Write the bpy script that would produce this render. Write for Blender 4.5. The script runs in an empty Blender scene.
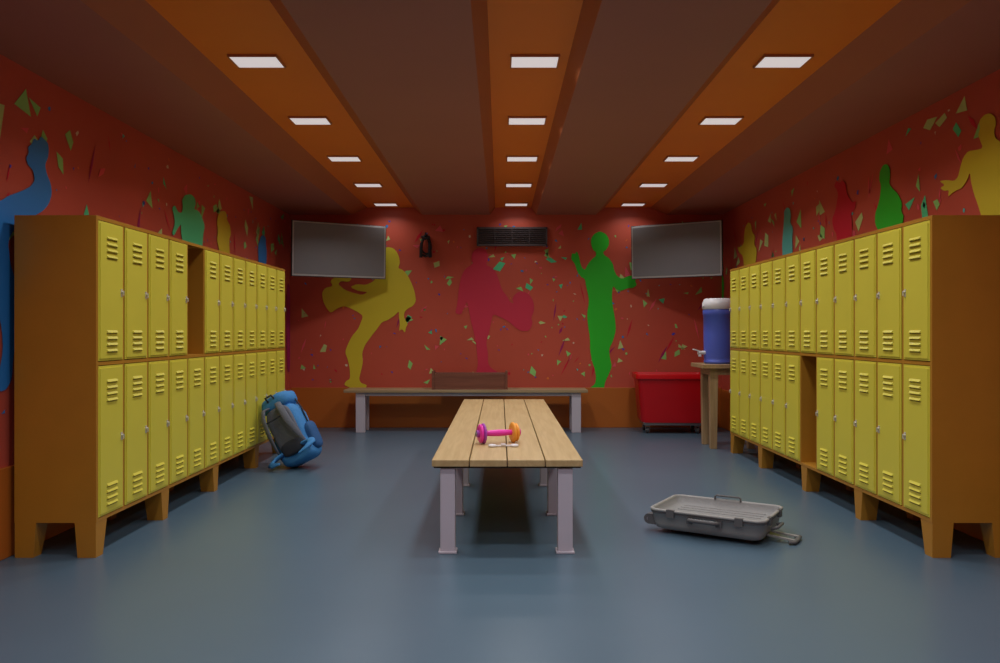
import bpy, bmesh, math, random
from mathutils import Vector, Matrix, Euler, noise
random.seed(23)
S=bpy.context.scene
S.view_settings.view_transform='Standard'

def lin(c):
    return tuple(((v/255)/12.92 if v/255<=0.04045 else (((v/255)+0.055)/1.055)**2.4) for v in c)
def mat(name,rgb,rough=0.5,metal=0.0,var=0.06,scale=6.0,emit=None,bump=0.0,spec=0.5,coat=0.0):
    m=bpy.data.materials.new(name); m.use_nodes=True
    nt=m.node_tree; b=nt.nodes['Principled BSDF']
    c=lin(rgb)
    tc=nt.nodes.new('ShaderNodeTexCoord'); nz=nt.nodes.new('ShaderNodeTexNoise')
    nz.inputs['Scale'].default_value=scale; nz.inputs['Detail'].default_value=4
    nt.links.new(tc.outputs['Object'],nz.inputs['Vector'])
    mx=nt.nodes.new('ShaderNodeMix'); mx.data_type='RGBA'
    mx.inputs['A'].default_value=(*[v*(1-var) for v in c],1); mx.inputs['B'].default_value=(*[min(1,v*(1+var)) for v in c],1)
    nt.links.new(nz.outputs['Fac'],mx.inputs['Factor'])
    nt.links.new(mx.outputs['Result'],b.inputs['Base Color'])
    b.inputs['Roughness'].default_value=rough; b.inputs['Metallic'].default_value=metal
    b.inputs['Specular IOR Level'].default_value=spec
    b.inputs['Coat Weight'].default_value=coat
    if emit:
        b.inputs['Emission Color'].default_value=(*lin(emit[0]),1); b.inputs['Emission Strength'].default_value=emit[1]
    if bump:
        bp=nt.nodes.new('ShaderNodeBump'); bp.inputs['Strength'].default_value=bump; bp.inputs['Distance'].default_value=0.01
        n2=nt.nodes.new('ShaderNodeTexNoise'); n2.inputs['Scale'].default_value=scale*12
        nt.links.new(tc.outputs['Object'],n2.inputs['Vector'])
        nt.links.new(n2.outputs['Fac'],bp.inputs['Height']); nt.links.new(bp.outputs['Normal'],b.inputs['Normal'])
    return m
def wood(name,c1,c2,axis='Y',rough=0.45):
    m=bpy.data.materials.new(name); m.use_nodes=True
    nt=m.node_tree; b=nt.nodes['Principled BSDF']
    tc=nt.nodes.new('ShaderNodeTexCoord'); mp=nt.nodes.new('ShaderNodeMapping')
    sc={'X':(1.2,22,22),'Y':(22,1.2,22),'Z':(22,22,1.2)}[axis]
    mp.inputs['Scale'].default_value=sc
    nz=nt.nodes.new('ShaderNodeTexNoise'); nz.inputs['Scale'].default_value=1.6; nz.inputs['Detail'].default_value=6; nz.inputs['Distortion'].default_value=0.6
    cr=nt.nodes.new('ShaderNodeValToRGB')
    cr.color_ramp.elements[0].position=0.3; cr.color_ramp.elements[0].color=(*lin(c1),1)
    cr.color_ramp.elements[1].position=0.7; cr.color_ramp.elements[1].color=(*lin(c2),1)
    nt.links.new(tc.outputs['Object'],mp.inputs['Vector']); nt.links.new(mp.outputs['Vector'],nz.inputs['Vector'])
    nt.links.new(nz.outputs['Fac'],cr.inputs['Fac']); nt.links.new(cr.outputs['Color'],b.inputs['Base Color'])
    b.inputs['Roughness'].default_value=rough
    return m

class MB:
    def __init__(s): s.v=[]; s.f=[]; s.m=[]; s.sm=[]; s.mats=[]
    def mi(s,m):
        if m not in s.mats: s.mats.append(m)
        return s.mats.index(m)
    def add(s,vs,fs,m,smooth=False,M=None):
        o=len(s.v); k=s.mi(m)
        for v in vs:
            v=Vector(v)
            if M is not None: v=M@v
            s.v.append(v)
        for f in fs:
            s.f.append([i+o for i in f]); s.m.append(k); s.sm.append(smooth)
    def box(s,c,d,m,M=None,R=None):
        x,y,z=[a/2 for a in d]
        vs=[Vector(p) for p in [(-x,-y,-z),(x,-y,-z),(x,y,-z),(-x,y,-z),(-x,-y,z),(x,-y,z),(x,y,z),(-x,y,z)]]
        if R is not None: vs=[R@v for v in vs]
        vs=[v+Vector(c) for v in vs]
        s.add(vs,[(0,3,2,1),(4,5,6,7),(0,1,5,4),(1,2,6,5),(2,3,7,6),(3,0,4,7)],m,False,M)
    def b2(s,a,b,m,M=None):
        s.box([(a[i]+b[i])/2 for i in range(3)],[abs(b[i]-a[i]) for i in range(3)],m,M)
    def loft(s,loops,m,cap0=True,cap1=True,smooth=True,M=None):
        n=len(loops[0]); vs=[p for L in loops for p in L]; fs=[]
        for i in range(len(loops)-1):
            for j in range(n):
                k=(j+1)%n
                fs.append((i*n+j,i*n+k,(i+1)*n+k,(i+1)*n+j))
        s.add(vs,fs,m,smooth,M)
        if cap0: s.add(loops[0],[tuple(reversed(range(n)))],m,False,M)
        if cap1: s.add(loops[-1],[tuple(range(n))],m,False,M)
    def tube(s,path,r,m,n=10,M=None,closed=False,flat=1.0):
        P=[Vector(p) for p in path]; loops=[]; up=None
        N=len(P)
        for i,p in enumerate(P):
            if closed: t=(P[(i+1)%N]-P[i-1])
            else: t=(P[min(i+1,N-1)]-P[max(i-1,0)])
            t.normalize()
            if up is None:
                up=Vector((0,0,1)) if abs(t.z)<0.9 else Vector((1,0,0))
            a=t.cross(up)
            if a.length<1e-4: a=t.cross(Vector((0,1,0)))
            a.normalize(); b=a.cross(t).normalized(); up=b
            rr=r[i] if isinstance(r,(list,tuple)) else r
            loops.append([p+a*math.cos(2*math.pi*k/n)*rr+b*math.sin(2*math.pi*k/n)*rr*flat for k in range(n)])
        if closed: loops.append(loops[0])
        s.loft(loops,m,not closed,not closed,True,M)
    def cyl(s,a,b,r,m,n=24,M=None,r2=None):
        s.tube([a,b],[r,r if r2 is None else r2],m,n,M)
    def lathe(s,prof,m,n=32,M=None):
        loops=[[Vector((r*math.cos(2*math.pi*k/n),r*math.sin(2*math.pi*k/n),z)) for k in range(n)] for r,z in prof]
        s.loft(loops,m,True,True,True,M)
    def blob(s,c,r,m,e=0.5,M=None,nu=28,nv=18,bump=0.0):
        def sp(x,p): return math.copysign(abs(x)**p,x)
        vs=[];fs=[]
        for i in range(nv+1):
            ph=-math.pi/2+math.pi*i/nv
            for j in range(nu):
                th=2*math.pi*j/nu
                p=Vector((r[0]*sp(math.cos(ph),e)*sp(math.cos(th),e),r[1]*sp(math.cos(ph),e)*sp(math.sin(th),e),r[2]*sp(math.sin(ph),e)))
                if bump: p*=1+bump*noise.noise(p*9+Vector(c)*5)
                vs.append(p+Vector(c))
        for i in range(nv):
            for j in range(nu):
                k=(j+1)%nu
                fs.append((i*nu+j,i*nu+k,(i+1)*nu+k,(i+1)*nu+j))
        s.add(vs,fs,m,True,M)
    def obj(s,name,loc=(0,0,0),rot=(0,0,0),bevel=0,seg=2,parent=None,angle=35):
        me=bpy.data.meshes.new(name); me.from_pydata([tuple(v) for v in s.v],[],s.f)
        for m in s.mats: me.materials.append(m)
        for i,p in enumerate(me.polygons): p.material_index=s.m[i]; p.use_smooth=s.sm[i]
        me.validate()
        bm=bmesh.new(); bm.from_mesh(me); bmesh.ops.recalc_face_normals(bm,faces=bm.faces); bm.to_mesh(me); bm.free()
        o=bpy.data.objects.new(name,me); S.collection.objects.link(o)
        o.location=loc; o.rotation_euler=rot
        if bevel:
            b=o.modifiers.new('bevel','BEVEL'); b.width=bevel; b.segments=seg; b.limit_method='ANGLE'; b.angle_limit=math.radians(angle)
        if parent: o.parent=parent
        return o
def rrect(w,d,r,z,cx=0,cy=0,n=5):
    L=[]
    for (sx,sy,a0) in [(1,1,0),(-1,1,90),(-1,-1,180),(1,-1,270)]:
        for i in range(n+1):
            a=math.radians(a0+90*i/n)
            L.append(Vector((cx+sx*(w/2-r)+r*math.cos(a),cy+sy*(d/2-r)+r*math.sin(a),z)))
    return L

XL,XR,YB,YF=-2.63,2.78,10.0,-3.0
ZC,ZH=2.66,2.75

# ---------- materials
M_floor=mat('floor_vinyl_blue',(80,103,120),0.33,var=0.10,scale=1.3,spec=0.45)
M_wall=mat('wall_paint_red',(206,92,72),0.34,var=0.20,scale=0.9,spec=0.5)
M_wains=mat('wainscot_orange',(190,106,36),0.45,var=0.08,scale=2)
M_ceil=mat('ceiling_brown',(168,106,86),0.6,var=0.06,scale=2)
M_strip=mat('ceiling_orange',(240,128,28),0.55,var=0.06,scale=2)
M_slope=mat('ceiling_cove_side',(180,98,54),0.6,var=0.06,scale=2)
M_carc=mat('locker_orange',(180,126,36),0.45,var=0.10,scale=5,bump=0.05)
M_door=mat('locker_yellow',(220,210,72),0.42,var=0.04,scale=4)
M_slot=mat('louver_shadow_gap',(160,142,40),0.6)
M_inner=mat('locker_inside',(150,98,26),0.6)
M_chrome=mat('lock_metal',(215,212,200),0.35,metal=0.3)
M_wood=wood('bench_wood',(178,150,102),(196,170,122),'Y')
M_woodx=wood('bench_wood_x',(150,128,94),(176,150,112),'X')
M_gap=mat('plank_gap',(60,42,22),0.8)
M_leg=mat('leg_lavender',(196,190,202),0.4,var=0.03)
M_tv=mat('tv_screen',(134,134,137),0.45,var=0.03,spec=0.3)
M_bez=mat('tv_bezel',(182,182,182),0.4)
M_black=mat('black_plastic',(32,30,34),0.5)

# ---------- room
b=MB(); b.b2((XL-0.15,YF-0.15,-0.1),(XR+0.15,YB+0.15,0),M_floor); b.obj('floor')
def wall(name,a,c):
    b=MB(); b.b2(a,c,M_wall); return b.obj(name)
W_back=wall('wall_back',(XL-0.15,YB,0),(XR+0.15,YB+0.15,2.9))
W_left=wall('wall_left',(XL-0.15,YF,0),(XL,YB,2.9))
W_right=wall('wall_right',(XR,YF,0),(XR+0.15,YB,2.9))
W_front=wall('wall_front',(XL-0.15,YF-0.15,0),(XR+0.15,YF,2.9))
b=MB(); b.b2((XL+0.02,YB-0.02,0),(XR-0.02,YB,0.50),M_wains); b.obj('baseboard_back',bevel=0.004)
b=MB(); b.b2((XL,YF,0),(XL+0.02,YB,0.48),M_wains); b.obj('baseboard_left',bevel=0.004)
b=MB(); b.b2((XR-0.02,YF,0),(XR,YB,0.48),M_wains); b.obj('baseboard_right',bevel=0.004)
prof=[(XL,ZC),(-1.85,ZC),(-1.66,ZH),(-1.08,ZH),(-.966,ZC),(-.13,ZC),(-.06,ZH),(.39,ZH),(.45,ZC),(1.2,ZC),(1.31,ZH),(1.88,ZH),(2.08,ZC),(XR,ZC)]
b=MB()
for i in range(len(prof)-1):
    (x0,z0),(x1,z1)=prof[i],prof[i+1]
    m=M_ceil if (z0==ZC and z1==ZC) else (M_strip if z0==z1 else M_slope)
    vs=[(x0,YF,z0),(x1,YF,z1),(x1,YB,z1),(x0,YB,z0),(x0,YF,2.9),(x1,YF,2.9),(x1,YB,2.9),(x0,YB,2.9)]
    b.add(vs,[(0,3,2,1),(4,5,6,7),(0,1,5,4),(2,3,7,6)],m)
b.obj('ceiling')

# ---------- ceiling lights
M_em=mat('light_diffuser',(210,205,208),0.5,emit=((255,248,250),0.50))
M_frame=mat('light_frame',(200,130,80),0.5)
def light(x,y,i):
    b=MB()
    w,d=0.27,0.19
    b.b2((x-w/2,y-d/2,ZH-0.012),(x+w/2,y+d/2,ZH-0.001),M_em)
    for s in(-1,1):
        b.b2((x+s*w/2-0.004,y-d/2-0.008,ZH-0.014),(x+s*w/2+0.004,y+d/2+0.008,ZH),M_frame)
        b.b2((x-w/2-0.004,y+s*d/2-0.004,ZH-0.014),(x+w/2+0.004,y+s*d/2+0.004,ZH),M_frame)
    o=b.obj('ceiling_light')
    L=bpy.data.lights.new('lamp','AREA'); L.shape='RECTANGLE'; L.size=0.25; L.size_y=0.17
    L.energy=7.2 if i<3 else (7.6 if i==3 else 1.2); L.color=(1,0.985,0.985); L.spread=math.radians(140)
    lo=bpy.data.objects.new('lamp',L); S.collection.objects.link(lo); lo.location=(x,y,ZH-0.02); lo.parent=o
for x in(-1.387,0.197,1.615):
    for i in range(-4,5):
        light(x,4.57+1.285*i,i)

# ---------- mural silhouettes and confetti
def paint(name,rgb): return mat(name,rgb,0.42,var=0.05,scale=3,spec=0.4)
P_yel=paint('paint_yellow',(224,208,56)); P_grn=paint('paint_green',(50,205,50)); P_red=paint('paint_crimson',(214,34,60))
P_mut=paint('paint_muted_crimson',(216,58,84))
P_blue=paint('paint_blue',(56,138,215)); P_sea=paint('paint_seafoam',(90,220,155)); P_teal=paint('paint_teal',(100,205,200))
P_mag=paint('paint_magenta',(170,36,105)); P_pale=paint('paint_pale',(200,222,140)); P_navy=paint('paint_navy',(84,84,205)); P_pk=paint('paint_pink',(236,95,110)); P_or=paint('paint_orange',(235,130,64))
P_lgn=paint('paint_light_green',(155,220,125)); P_cream=paint('paint_cream',(235,218,190))
H=1.2;F=800.0
def back_pt(px,py): 
    Y=YB-0.006; return ((px-500)/F*Y, Y, H+(331.5-py)/F*Y)
def side_pt(px,py,X):
    Y=X*F/(px-500); return (X,Y,H+(331.5-py)/F*Y)
def smooth_poly(pts,it=1):
    for _ in range(it):
        q=[]
        for i in range(len(pts)):
            a=pts[i];c=pts[(i+1)%len(pts)]
            q.append(tuple(a[k]*.8+c[k]*.2 for k in range(len(a)))); q.append(tuple(a[k]*.2+c[k]*.8 for k in range(len(a))))
        pts=q
    return pts
def sil(pts3,m,wallo,it=1):
    from mathutils.geometry import tessellate_polygon
    pts3=smooth_poly(pts3,it)
    tris=tessellate_polygon([[Vector(p) for p in pts3]])
    b=MB(); b.add(pts3,tris,m)
    o=b.obj('athlete_silhouette'); o.parent=wallo
    return o
yel=[(381,263),(380,257),(382,250),(387,247),(393,248),(397,252),(399,257),(400,263),(398,268),(403,270),(408,276),(412,284),(415,293),(416,301),(413,306),(407,309),(404,313),(404,318),(408,324),(406,327),(405,333),(402,329),(399,331),(400,324),(399,317),(399,311),(394,316),(388,320),(382,322),(377,329),(370,338),(365,345),(362,353),(363,362),(361,371),(359,379),(361,383),(367,385),(366,388),(351,388),(344,385),(346,381),(350,379),(350,370),(348,360),(345,352),(348,344),(352,336),(358,329),(361,322),(363,316),(358,312),(350,308),(344,306),(338,308),(331,313),(327,309),(323,301),(322,293),(325,288),(333,286),(330,281),(336,276),(344,275),(352,278),(349,282),(341,281),(338,284),(345,290),(354,293),(362,295),(368,292),(358,291),(350,287),(357,284),(366,285),(374,281),(379,273)]
sil([back_pt(*p) for p in yel],P_yel,W_back)
grn=[(593,250),(591,244),(591,239),(594,234),(600,231),(606,234),(609,239),(609,245),(606,250),(603,252),(604,255),(609,258),(613,264),(614,270),(617,276),(622,279),(628,276),(633,275),(637,277),(635,281),(637,285),(633,288),(628,288),(621,291),(616,289),(613,286),(612,293),(612,300),(613,308),(615,318),(616,330),(613,341),(609,349),(610,358),(612,366),(609,374),(605,382),(604,389),(601,392),(595,393),(588,392),(590,388),(595,384),(596,378),(595,370),(592,361),(590,350),(590,338),(588,326),(587,314),(589,302),(588,294),(586,286),(585,279),(581,277),(577,271),(575,264),(571,259),(572,253),(575,254),(577,251),(579,256),(580,262),(582,268),(585,270),(588,264),(592,259),(596,256),(596,252)]
sil([back_pt(*p) for p in grn],P_grn,W_back)
red=[(473,264),(471,258),(473,251),(479,247),(485,249),(488,254),(488,260),(486,265),(491,267),(496,272),(499,280),(502,290),(507,296),(510,302),(514,304),(512,299),(516,293),(523,291),(530,295),(534,303),(534,311),(531,318),(533,323),(529,331),(521,331),(516,328),(508,321),(500,317),(493,314),(491,323),(489,333),(486,343),(488,353),(488,363),(491,368),(498,372),(496,376),(482,376),(476,373),(478,364),(477,353),(476,343),(474,333),(471,322),(469,311),(467,301),(464,308),(461,315),(455,313),(457,306),(458,297),(459,287),(461,277),(465,269)]
sil([back_pt(*p) for p in red],P_mut,W_back)
XLp=XL+0.006; XRp=XR-0.006
def L(pts,m): sil([side_pt(px,py,XLp) for px,py in pts],m,W_left)
def R(pts,m): sil([side_pt(px,py,XRp) for px,py in pts],m,W_right)
L([(33,170),(28,165),(26,158),(29,153),(28,147),(32,144),(34,138),(38,141),(41,136),(45,140),(48,143),(49,150),(48,158),(45,165),(47,174),(51,184),(52,194),(49,204),(43,211),(34,216),(24,220),(15,228),(8,240),(10,262),(16,282),(20,300),(17,318),(16,340),(13,360),(12,378),(7,389),(0,392),(-6,388),(-1,374),(3,350),(2,330),(-3,305),(-12,280),(-22,262),(-26,225),(-12,206),(2,200),(8,196),(16,193),(24,190),(31,186),(35,180)],P_blue)
L([(183,206),(182,200),(185,195),(191,194),(195,198),(196,204),(194,209),(199,211),(202,217),(205,226),(203,236),(202,262),(182,262),(183,244),(181,232),(181,224),(178,228),(174,236),(172,233),(175,224),(174,215),(172,208),(175,205),(178,212),(182,213)],P_sea)
L([(217,222),(218,215),(221,211),(225,211),(227,215),(227,220),(230,225),(231,234),(229,240),(230,258),(220,260),(219,248),(217,240),(218,231)],P_yel)
L([(258,246),(260,240),(261,236),(264,235),(266,239),(266,245),(267,252),(266,270),(259,270)],P_blue)
L([(286.5,300),(287.5,285),(289,283),(290,290),(290.3,330),(290,372),(287.5,372),(286.5,340)],P_mag)
R([(980,140),(978,135),(980,129),(979,121),(984,115),(990,113),(995,117),(996,124),(994,130),(995,138),(1002,143),(1014,146),(1026,156),(1034,178),(1026,200),(1030,240),(1026,300),(984,300),(986,250),(983,222),(978,205),(974,194),(971,182),(970,172),(967,180),(962,188),(957,190),(952,193),(948,197),(949,190),(944,191),(940,188),(945,185),(939,181),(947,180),(954,181),(958,177),(960,168),(963,158),(968,151),(976,150),(983,148)],P_yel)
R([(881,186),(879,179),(880,171),(883,165),(887,164),(890,169),(890,177),(889,184),(893,189),(898,194),(902,203),(901,211),(904,217),(898,240),(880,245),(878,230),(875,224),(875,214),(878,205),(880,197)],P_grn)
R([(838,194),(837,190),(834,186),(836,181),(840,183),(842,180),(846,184),(846,191),(849,198),(853,203),(856,200),(855,209),(851,213),(852,222),(852,235),(850,250),(836,250),(837,235),(833,228),(832,219),(835,212),(837,202)],P_red)
R([(784,219),(784,211),(787,207),(790,209),(791,216),(790,222),(793,228),(792,240),(793,262),(783,262),(782,246),(783,232)],P_teal)
R([(744,236),(745,228),(748,222),(751,224),(752,232),(755,236),(754,244),(757,250),(755,268),(744,268),(743,256),(739,252),(737,247),(741,247),(744,243)],P_yel)
R([(719.7,278),(721,270),(722.5,272),(724,285),(723,310),(719.9,310)],P_grn)

def confetti(wallo,name,fn,u0,u1,dens,smin,smax,pb):
    b=MB(); n=int((u1-u0)*2.1*dens)
    for _ in range(n):
        u=random.uniform(u0,u1); z=random.uniform(0.57,2.58)
        big=random.random()<pb
        r=random.uniform(smin,smax) if big else random.uniform(0.010,0.026)
        m=random.choice([P_pale,P_lgn,P_lgn,P_sea,P_pk,P_lgn,P_pale] if big else [P_navy,P_navy,P_blue,P_blue,P_red,P_pk,P_or,P_pk,P_teal,P_cream,P_lgn])
        k=random.choice([3,3,4]) if big else random.choice([3,4,5])
        a0=random.uniform(0,6.28); st=random.uniform(.35,.9); q=random.uniform(0,3.14)
        pts=[]
        for i in range(k):
            a=a0+2*math.pi*i/k+random.uniform(-.3,.3); rr=r*random.uniform(.65,1.25)
            x,y=rr*math.cos(a),rr*math.sin(a)*st
            pts.append((u+x*math.cos(q)-y*math.sin(q),z+x*math.sin(q)+y*math.cos(q)))
        b.add([fn(*p) for p in pts],[tuple(range(k))],m)
    for _ in range(int((u1-u0)*6)):
        u=random.uniform(u0,u1); z=random.uniform(0.7,2.5); a=random.uniform(0.7,2.2); l=random.uniform(.05,.15); w=random.uniform(.006,.018)
        dx,dz=math.cos(a),math.sin(a)
        b.add([fn(u-dx*l,z-dz*l),fn(u+dz*w,z-dx*w),fn(u+dx*l,z+dz*l),fn(u-dz*w,z+dx*w)],[(0,1,2,3)],random.choice([P_red,P_pk,P_mag,P_red]))
    o=b.obj(name); o.parent=wallo
confetti(W_back,'confetti_paint',lambda u,z:(u,YB-0.003,z),XL+.1,XR-.1,32,.035,.08,.25)
confetti(W_left,'confetti_paint',lambda u,z:(XL+0.003,u,z),2.5,9.85,30,.045,.105,.36)
confetti(W_right,'confetti_paint',lambda u,z:(XR-0.003,u,z),2.5,9.85,30,.045,.105,.36)

# ---------- lockers
def lockers(sgn,xf,openset,name,y0=4.24):
    b=MB(); D=0.434; n=12; step=0.31; Ltot=n*step; zb,zm,zt=0.185,1.028,1.817; t=0.02
    Mx=Matrix.Diagonal((sgn,1,1,1))
    B=lambda a,c,m: b.b2(a,c,m,Mx)
    B((-D,0,zb),(0,t,zt),M_carc); B((-D,Ltot-t,zb),(0,Ltot,zt),M_carc)
    B((-D,t,zt-t),(0,Ltot-t,zt),M_carc); B((-D,t,zb),(0,Ltot-t,zb+t),M_carc)
    B((-D,t,zb+t),(-D+0.01,Ltot-t,zt-t),M_inner)
    B((-D+0.01,t,zm-0.01),(-0.001,Ltot-t,zm+0.01),M_carc)
    for i in range(1,n):
        B((-D+0.01,i*step-0.01,zb+t),(-0.002,i*step+0.01,zt-t),M_carc)
    for i in range(n):
        for r,(z0,z1) in enumerate([(zb+t+0.004,zm-0.014),(zm+0.014,zt-t-0.004)]):
            ya=i*step+0.014 + (0.006 if i==0 else 0); yb=(i+1)*step-0.014-(0.006 if i==n-1 else 0)
            if (i,r) in openset: 
                continue
            B((-0.016,ya,z0),(0.002,yb,z1),M_door)
            B((0.002,ya+0.012,z0+0.012),(0.007,yb-0.012,z1-0.012),M_door)
            yc=(ya+yb)/2
            for base in(z1-0.075,z0+0.165):
                for k in range(4):
                    z=base-k*0.034
                    w=0.06
                    vs=[(0.007,yc-w,z),(0.007,yc+w,z),(0.017,yc+w-0.006,z-0.013),(0.017,yc-w+0.006,z-0.013),(0.007,yc+w,z-0.016),(0.007,yc-w,z-0.016)]
                    b.add(vs,[(0,1,2,3),(3,2,4,5),(0,3,5),(1,4,2)],M_door,False,Mx)
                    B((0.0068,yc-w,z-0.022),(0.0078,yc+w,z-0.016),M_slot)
            zc=(z0+z1)/2+0.0
            B((0.007,yb-0.037,zc-0.022),(0.010,yb-0.019,zc+0.022),M_chrome)
            b.cyl((0.010,yb-0.028,zc+0.004),(0.020,yb-0.028,zc+0.004),0.008,M_chrome,14,Mx)
            B((0.017,yb-0.031,zc-0.016),(0.022,yb-0.025,zc+0.008),M_chrome)
    ys=[0.0,0.82,1.73,2.75,Ltot-0.13]
    for i,ya in enumerate(ys):
        wt,wb=0.12,0.075
        for fr in(0,1):
            xa,xb=((-0.115,-0.002) if fr else (-D+0.002,-D+0.115))
            yc0=ya; yc1=ya+wt
            if i==0: l0,l1=ya,ya+wb
            elif i==len(ys)-1: l0,l1=yc1-wb,yc1
            else: l0,l1=ya+0.022,ya+0.022+wb
            bx=(xa+0.015,xb) if fr else (xa,xb-0.015)
            vs=[(bx[0],l0,0),(bx[1],l0,0),(bx[1],l1,0),(bx[0],l1,0),(xa,yc0,zb),(xb,yc0,zb),(xb,yc1,zb),(xa,yc1,zb)]
            b.add(vs,[(0,3,2,1),(4,5,6,7),(0,1,5,4),(1,2,6,5),(2,3,7,6),(3,0,4,7)],M_carc,False,Mx)
    b.obj(name,loc=(xf,y0,0),bevel=0.0025,seg=2)
lockers(1,-2.14,{(4,1)},'locker_cabinet')
lockers(-1,2.29,{(5,0)},'locker_cabinet')

# ---------- center bench
b=MB()
bx0,bx1,by0,by1,zt=-0.37,0.448,4.30,8.15,0.51
pw=(bx1-bx0)/4
for i in range(4):
    b.b2((bx0+i*pw+0.003,by0,zt-0.038),(bx0+(i+1)*pw-0.003,by1,zt),M_wood)
b.b2((bx0+0.01,by0+0.03,zt-0.05),(bx1-0.01,by1-0.03,zt-0.036),M_gap)
for y in(4.32,5.22,6.2,7.2,8.02):
    for x in(-0.283,0.353):
        b.b2((x-0.04,y,0.012),(x+0.04,y+0.07,zt-0.05),M_leg)
        b.b2((x-0.05,y-0.01,0),(x+0.05,y+0.08,0.014),M_leg)
    if y>5: b.b2((-0.25,y+0.015,zt-0.08),(0.32,y+0.055,zt-0.05),M_leg)
b.obj('locker_room_bench',bevel=0.004)

# ---------- back bench
b=MB()
x0,x1,y0,y1=-1.85,1.04,9.45,9.85
for i in range(4):
    w=(y1-y0)/4
    b.b2((x0,y0+i*w+.003,.475),(x1,y0+(i+1)*w-.003,.51),M_woodx)
for x in(-1.655,0.905):
    for y in(y0+0.03,y1-0.1):
        b.b2((x-0.055,y,0.0),(x+0.055,y+0.06,.475),M_leg)
    b.b2((x-0.03,y0+0.05,0.40),(x+0.03,y1-0.05,.475),M_leg)
b.b2((-1.64,y0+0.04,.435),(0.89,y0+0.07,.475),M_leg)
b.obj('wooden_bench',bevel=0.004)

# crate on bench
M_crate=wood('crate_wood',(112,66,50),(134,82,62),'X')
b=MB(); cx0,cx1,cy0,cy1,cz=-0.81,0.09,9.5,9.8,.51
b.b2((cx0,cy0,cz),(cx1,cy1,cz+.015),M_crate)
for y in(cy0,cy1-0.015):
    b.b2((cx0,y,cz+0.015),(cx1,y+0.015,cz+0.19),M_crate)
for x in(cx0,cx1-0.02):
    b.b2((x,cy0+0.015,cz+0.015),(x+0.02,cy1-0.015,cz+0.22),M_crate)
for x in(cx0,cx1-0.03):
    b.b2((x,cy0-0.012,cz),(x+0.03,cy0,cz+0.22),M_crate)
b.obj('wooden_crate',bevel=0.003)

# ---------- TVs
def tv(pa,pb,zc,h):
    a=Vector((pa[0],pa[1],0)); c=Vector((pb[0],pb[1],0)); mid=(a+c)/2; w=(c-a).length
    ang=math.atan2(c.y-a.y,c.x-a.x)
    b=MB()
    b.box((0,0.02,0),(w,0.035,h),M_black)
    b.box((0,0.006,0),(w-0.014,0.012,h-0.014),M_bez)
    b.box((0,0.06,0),(w*0.7,0.05,h*0.6),M_black)
    b.box((0,-0.0015,0.004),(w-0.05,0.006,h-0.052),M_tv)
    b.cyl((0,0.08,0),(0,0.16,0),0.05,M_black,16)
    b.box((0,0.15,0.0),(0.25,0.02,0.2),M_black)
    o=b.obj('wall_television',loc=(mid.x,mid.y,zc),rot=(math.radians(2),0,ang),bevel=0.004)
    m=MB()
    p=Vector((mid.x,mid.y,zc))+Matrix.Rotation(ang,3,'Z')@Vector((0,0.14,0))
    m.cyl((p.x,p.y,zc),(p.x,YB-0.01,zc),0.03,M_black,16)
    m.b2((p.x-0.12,YB-0.025,zc-0.12),(p.x+0.12,YB-0.002,zc+0.12),M_black)
    mo=m.obj('mount'); mo.parent=o; mo.matrix_parent_inverse=(Matrix.Translation(o.location)@o.rotation_euler.to_matrix().to_4x4()).inverted()
tv((-2.39,9.18),(-1.39,9.76),2.16,0.645)
tv((1.60,9.76),(2.55,9.18),2.16,0.645)

# ---------- vent
M_vent=mat('vent_grey',(78,66,68),0.7); M_ventd=mat('vent_dark',(56,44,46),0.7)
b=MB(); vx0,vx1,vz0,vz1=-0.28,0.58,2.27,2.50
b.b2((vx0,9.965,vz0),(vx1,9.995,vz1),M_ventd)
for z in(vz0,vz1-0.02): b.b2((vx0-.01,9.95,z-.005),(vx1+.01,9.995,z+.02),M_vent)
for x in(vx0-.01,vx1-.01): b.b2((x,9.95,vz0),(x+.02,9.995,vz1),M_vent)
for i in range(8):
    z=vz0+0.03+i*0.0245
    b.box(((vx0+vx1)/2,9.96,z),(vx1-vx0-.02,0.016,0.004),M_vent,R=Matrix.Rotation(math.radians(-35),3,'X'))
for i in range(1,4):
    x=vx0+i*(vx1-vx0)/4; b.b2((x-.004,9.952,vz0),(x+.004,9.965,vz1),M_vent)
b.obj('air_vent',bevel=0.0015)

# ---------- jump rope hung on hook
b=MB(); cx=-0.925; zc=2.40
b.cyl((cx,9.995,zc),(cx,9.93,zc),0.012,M_black,12)
b.cyl((cx,9.935,zc-0.0),(cx,9.935,zc+0.03),0.01,M_black,12)
for k,(dx,ln) in enumerate([(0.0,0.27),(0.012,0.23),(-0.01,0.25)]):
    pts=[]
    for i in range(28):
        a=2*math.pi*i/28
        ww=0.055*(1-0.45*math.cos(a))
        pts.append((cx+dx+ww*math.sin(a),9.945+0.01*k,zc-ln/2+ln/2*math.cos(a)))
    b.tube(pts,0.009,M_black,8,closed=True)
for s in(-1,1):
    b.cyl((cx+s*0.05,9.94,zc-0.10),(cx+s*0.058,9.94,zc-0.28),0.019,M_black,14,r2=0.022)
b.tube([(cx-0.05,9.945,zc-.02),(cx,9.93,zc-.05),(cx+.05,9.945,zc-.02)],0.016,M_black,10)
b.obj('jump_rope')

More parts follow.
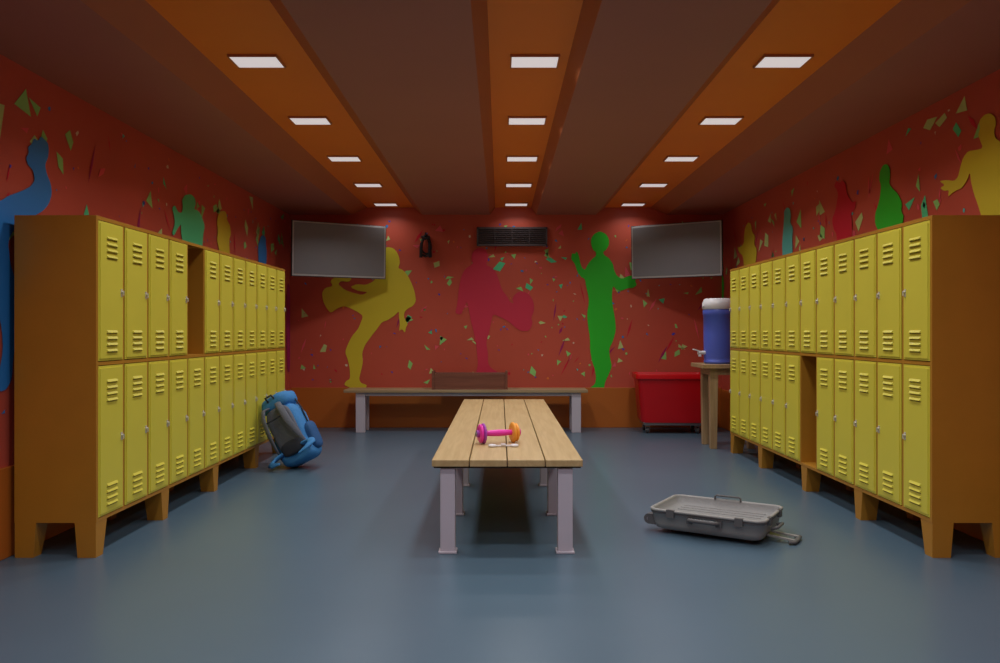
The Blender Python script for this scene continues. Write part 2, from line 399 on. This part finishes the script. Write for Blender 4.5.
# ---------- red laundry cart
M_redp=mat('cart_red',(214,10,22),0.35,var=0.05); M_wh=mat('castor_rubber',(70,70,72),0.5); M_steel=mat('steel',(150,150,155),0.3,metal=0.8)
b=MB()
W,Dp=0.84,0.50
loops=[rrect(W-.14,Dp-.10,.05,.13),rrect(W-.10,Dp-.08,.06,.16),rrect(W-.02,Dp-.02,.06,.64),rrect(W+.03,Dp+.03,.06,.645),rrect(W+.03,Dp+.03,.06,.70),rrect(W-.02,Dp-.02,.05,.705),rrect(W-.06,Dp-.06,.05,.66),rrect(W-.14,Dp-.12,.05,.18)]
b.loft(loops,M_redp)
b.b2((-W/2+.08,-Dp/2+.06,.10),(W/2-.08,Dp/2-.06,.135),M_steel)
for sx in(-1,1):
    for sy in(-1,1):
        x,y=sx*(W/2-.13),sy*(Dp/2-.1)
        b.box((x,y,.095),(.06,.06,.012),M_steel)
        for s in(-1,1): b.box((x+s*.02,y+.01,.06),(.005,.04,.07),M_steel)
        b.cyl((x-.015,y+.015,.038),(x+.015,y+.015,.038),.038,M_wh,20)
        b.cyl((x-.024,y+.015,.038),(x+.024,y+.015,.038),.01,M_steel,12)
b.obj('laundry_cart',loc=(2.035,9.56,0),rot=(0,0,math.radians(-3)),bevel=0.002)

# ---------- table + cooler
M_stool=wood('table_wood',(160,130,92),(184,154,114),'Z')
b=MB(); tx0,tx1,ty0,ty1=2.055,2.70,8.10,8.62
b.b2((tx0,ty0,.825),(tx1,ty1,.865),M_stool)
b.b2((tx0+.09,ty0+.06,.755),(tx1-.09,ty0+.085,.825),M_stool);b.b2((tx0+.09,ty1-.085,.755),(tx1-.09,ty1-.06,.825),M_stool)
b.b2((tx0+.09,ty0+.085,.755),(tx0+.115,ty1-.085,.825),M_stool);b.b2((tx1-.115,ty0+.085,.755),(tx1-.09,ty1-.085,.825),M_stool)
for ax in(0,1):
    for ay in(0,1):
        tx=(tx0+.13) if ax==0 else tx1-.13; ty=(ty0+.10) if ay==0 else ty1-.10
        vs=[]
        for (x,y,z,h) in((tx,ty,0,.032),(tx,ty,.825,.042)):
            vs+=[(x-h,y-h,z),(x+h,y-h,z),(x+h,y+h,z),(x-h,y+h,z)]
        b.add(vs,[(0,3,2,1),(4,5,6,7),(0,1,5,4),(1,2,6,5),(2,3,7,6),(3,0,4,7)],M_stool)
b.obj('wooden_table',bevel=0.003)
M_cb=mat('cooler_blue',(84,104,205),0.4,var=0.04); M_cw=mat('cooler_white',(225,225,230),0.4)
b=MB()
b.lathe([(.134,0),(.146,.01),(.148,.03),(.141,.035),(.146,.06),(.150,.30),(.152,.50),(.157,.505),(.157,.56),(.152,.565)],M_cb)
b.lathe([(.155,.565),(.163,.57),(.163,.635),(.155,.645),(.148,.668),(.135,.678),(.05,.68)],M_cw)
b.cyl((-.13,0,.115),(-.22,0,.115),.02,M_cw,16); b.cyl((-.20,0,.13),(-.20,0,.075),.016,M_cw,14)
b.box((-.235,0,.14),(.08,.03,.012),M_cw,R=Matrix.Rotation(math.radians(15),3,'Y'))
b.cyl((-.15,-.0,.60),(-.172,0,.60),.012,M_cw,10)
b.obj('water_cooler',loc=(2.28,8.36,.865),rot=(0,0,math.radians(8)))

# ---------- backpack
M_bp=mat('backpack_blue',(60,134,200),0.75,var=0.2,scale=12,bump=0.4); M_bpd=mat('backpack_navy',(36,86,140),0.8,var=0.15,scale=12,bump=0.4)
M_bg=mat('backpack_grey',(100,104,116),0.85,bump=0.4); M_bk=mat('backpack_strap',(44,48,60),0.8)
b=MB()
b.blob((0,0,.27),(.155,.115,.25),M_bp,.55,bump=.12)
b.blob((0,.01,.55),(.145,.12,.075),M_bp,.6,bump=.15)
b.blob((0,.125,.22),(.11,.06,.15),M_bpd,.55,bump=.1)
b.blob((.15,.01,.16),(.045,.075,.12),M_bpd,.6,bump=.1); b.blob((-.15,.01,.16),(.045,.075,.12),M_bpd,.6,bump=.1)
b.blob((0,0,.055),(.165,.125,.07),M_bp,.6,bump=.15)
b.blob((0,-.105,.29),(.12,.03,.21),M_bg,.5)
b.blob((0,-.125,.13),(.10,.03,.06),M_bk,.6)
for s in(-1,1):
    b.tube([(s*.05,-.12,.52),(s*.075,-.175,.51),(s*.095,-.20,.44),(s*.105,-.20,.34),(s*.12,-.18,.24),(s*.135,-.13,.12),(s*.14,-.09,.07)],[.02,.027,.03,.03,.024,.012,.009],M_bg,12,flat=.5)
    b.tube([(s*.10,-.12,.12),(s*.18,-.13,.11),(s*.21,-.19,.08),(s*.17,-.24,.055),(s*.10,-.26,.04)],[.035,.04,.036,.026,.012],M_bp,12,flat=.45)
    b.tube([(s*.165,-.04,.10),(s*.168,.0,.25),(s*.160,.02,.42),(s*.13,.03,.55)],.007,M_bk,8)
    b.tube([(s*.07,.05,.60),(s*.07,.13,.56),(s*.075,.15,.45),(s*.075,.19,.33),(s*.07,.16,.10)],.008,M_bk,8)
b.tube([(-.035,-.10,.57),(-.03,-.13,.61),(.03,-.13,.61),(.035,-.10,.57)],.009,M_bk,8)
b.tube([(-.1,-.205,.40),(0,-.215,.395),(.1,-.205,.40)],.007,M_bk,8)
o=b.obj('hiking_backpack',loc=(-1.70,7.02,0.075),rot=Euler((math.radians(-4),math.radians(-30),math.radians(-12)),'XYZ'))
o.scale=(1.03,1.03,1.03)

# ---------- suitcase (open shallow shell lying on the floor)
M_case=mat('suitcase_grey',(150,150,148),0.5,var=0.05,bump=0.1); M_cd=mat('suitcase_dark',(92,92,94),0.5); M_lin=mat('suitcase_lining',(138,138,138),0.8,bump=0.3)
b=MB(); Lc,Wc=.67,.48; z0=.022
b.loft([rrect(Lc-.10,Wc-.10,.04,z0),rrect(Lc-.05,Wc-.05,.045,z0+.012),rrect(Lc-.03,Wc-.03,.05,z0+.04),rrect(Lc,Wc,.055,z0+.112),rrect(Lc+.014,Wc+.014,.06,z0+.114),rrect(Lc+.014,Wc+.014,.06,z0+.126),rrect(Lc-.016,Wc-.016,.05,z0+.128),rrect(Lc-.022,Wc-.022,.045,z0+.118)],M_case,cap1=False)
b.loft([rrect(Lc-.022,Wc-.022,.045,z0+.118),rrect(Lc-.04,Wc-.04,.045,z0+.09),rrect(Lc-.08,Wc-.08,.04,z0+.078),rrect(.04,.02,.005,z0+.078)],M_lin,cap0=False)
for i in range(6):
    y=-.15+i*.06
    b.loft([rrect(Lc-.16,.022,.01,z0+.076,0,y),rrect(Lc-.17,.012,.005,z0+.084,0,y)],M_lin)
b.loft([rrect(Lc+.004,Wc+.004,.056,z0+.100),rrect(Lc+.006,Wc+.006,.056,z0+.108)],M_cd,False,False)
def handle(b,cx,cy,dirx,diry,wid,m,z,out=.035,r=.009):
    tx,ty=-diry,dirx
    pts=[]
    for (t,o) in[(-.5,0),(-.5,.7),(-.42,1),(.42,1),(.5,.7),(.5,0)]:
        pts.append((cx+tx*t*wid+dirx*o*out,cy+ty*t*wid+diry*o*out,z+o*.012))
    b.tube(pts,r,m,10)
handle(b,0,-Wc/2,0,-1,.16,M_cd,z0+.08,.045,.012)
b.box((-.085,-Wc/2-.003,z0+.08),(.035,.014,.035),M_cd); b.box((.085,-Wc/2-.003,z0+.08),(.035,.014,.035),M_cd)
handle(b,Lc/2,.0,1,0,.13,M_cd,z0+.05)
for x in(-.2,.2): b.box((x,-Wc/2-.006,z0+.108),(.045,.022,.045),M_cd)
for y in(-.12,.12): b.box((Lc/2+.004,y,z0+.108),(.02,.04,.045),M_cd)
zt2=z0+.122
b.tube([(-.08,Wc/2-.01,zt2),(-.08,Wc/2-.01,zt2+.018),(-.07,Wc/2-.01,zt2+.026),(.07,Wc/2-.01,zt2+.026),(.08,Wc/2-.01,zt2+.018),(.08,Wc/2-.01,zt2)],.006,M_cd,10)
for s in(-1,1):
    b.box((-Lc/2-.000,s*(Wc/2-.07),z0+.05),(.05,.05,.06),M_cd)
    b.cyl((-Lc/2-.022,s*(Wc/2-.07)-.02,z0+.05),(-Lc/2-.022,s*(Wc/2-.07)+.02,z0+.05),.03,M_cd,20)
    b.cyl((-Lc/2-.022,s*(Wc/2-.07)-.022,z0+.05),(-Lc/2-.022,s*(Wc/2-.07)+.022,z0+.05),.012,M_steel,14)
    b.box((.22*s,-.12,.012),(.03,.03,.024),M_cd); b.box((.22*s,.12,.012),(.03,.03,.024),M_cd)
for s in(-1,1): b.box((Lc/2+.035,s*.05,z0+.006),(.18,.02,.009),M_case,R=Matrix.Rotation(math.radians(5),3,'Y'))
b.tube([(Lc/2+.10,-.085,.014),(Lc/2+.125,-.075,.014),(Lc/2+.13,0,.014),(Lc/2+.125,.075,.014),(Lc/2+.10,.085,.014)],.014,M_cd,12,flat=.8)
b.obj('suitcase',loc=(1.30,4.80,0),rot=(0,0,math.radians(-32)),bevel=0.0)

# ---------- dumbbell and wrench on bench
M_pink=mat('dumbbell_pink',(235,50,175),0.4); M_pur=mat('dumbbell_purple',(165,65,180),0.4); M_org=mat('dumbbell_orange',(245,165,60),0.4); M_white=mat('white_plastic',(225,222,225),0.4)
b=MB()
zr=.063
def plate(x0,x1,r,m,M=None): 
    e=.006; 
    b.tube([(x0,0,zr),(x0+.0001,0,zr),(x0+e,0,zr),(x1-e,0,zr),(x1-.0001,0,zr),(x1,0,zr)],[r*.6,r-.008,r,r,r-.008,r*.6],m,36)
b.cyl((-.145,0,zr),(.145,0,zr),.012,M_steel,16)
b.tube([(-.085,0,zr),(-.05,0,zr),(0,0,zr),(.05,0,zr),(.085,0,zr)],[.016,.019,.021,.019,.016],M_pink,20)
plate(-.125,-.105,.058,M_pink); plate(-.105,-.088,.063,M_pur); plate(.085,.105,.063,M_org); plate(.105,.125,.056,M_org)
b.cyl((-.14,0,zr),(-.125,0,zr),.024,M_pur,6); b.cyl((.125,0,zr),(.14,0,zr),.024,M_pink,6)
b.obj('dumbbell',loc=(-.01,4.94,.511),rot=(0,0,math.radians(18)))
b=MB()
b.b2((-.05,-.010,.004),(.05,.010,.012),M_white)
for s in(-1,1):
    ring=[(s*.066+.018*math.cos(a*math.pi/8),.018*math.sin(a*math.pi/8),.0085) for a in range(16)]
    b.tube(ring,.008,M_white,10,closed=True)
b.box((0,0,.014),(.03,.026,.01),M_white)
b.obj('wrench',loc=(.02,4.78,.51),rot=(0,0,math.radians(3)),bevel=.002)

# ---------- world + camera
w=bpy.data.worlds.new('World'); S.world=w; w.use_nodes=True
w.node_tree.nodes['Background'].inputs['Color'].default_value=(.5,.5,.55,1); w.node_tree.nodes['Background'].inputs['Strength'].default_value=.3
cd=bpy.data.cameras.new('Camera'); cam=bpy.data.objects.new('Camera',cd); S.collection.objects.link(cam)
cam.location=(0,0,1.2); cam.rotation_euler=(math.pi/2,0,0); cd.lens=28.8; cd.sensor_width=36; cd.clip_end=100
S.camera=cam
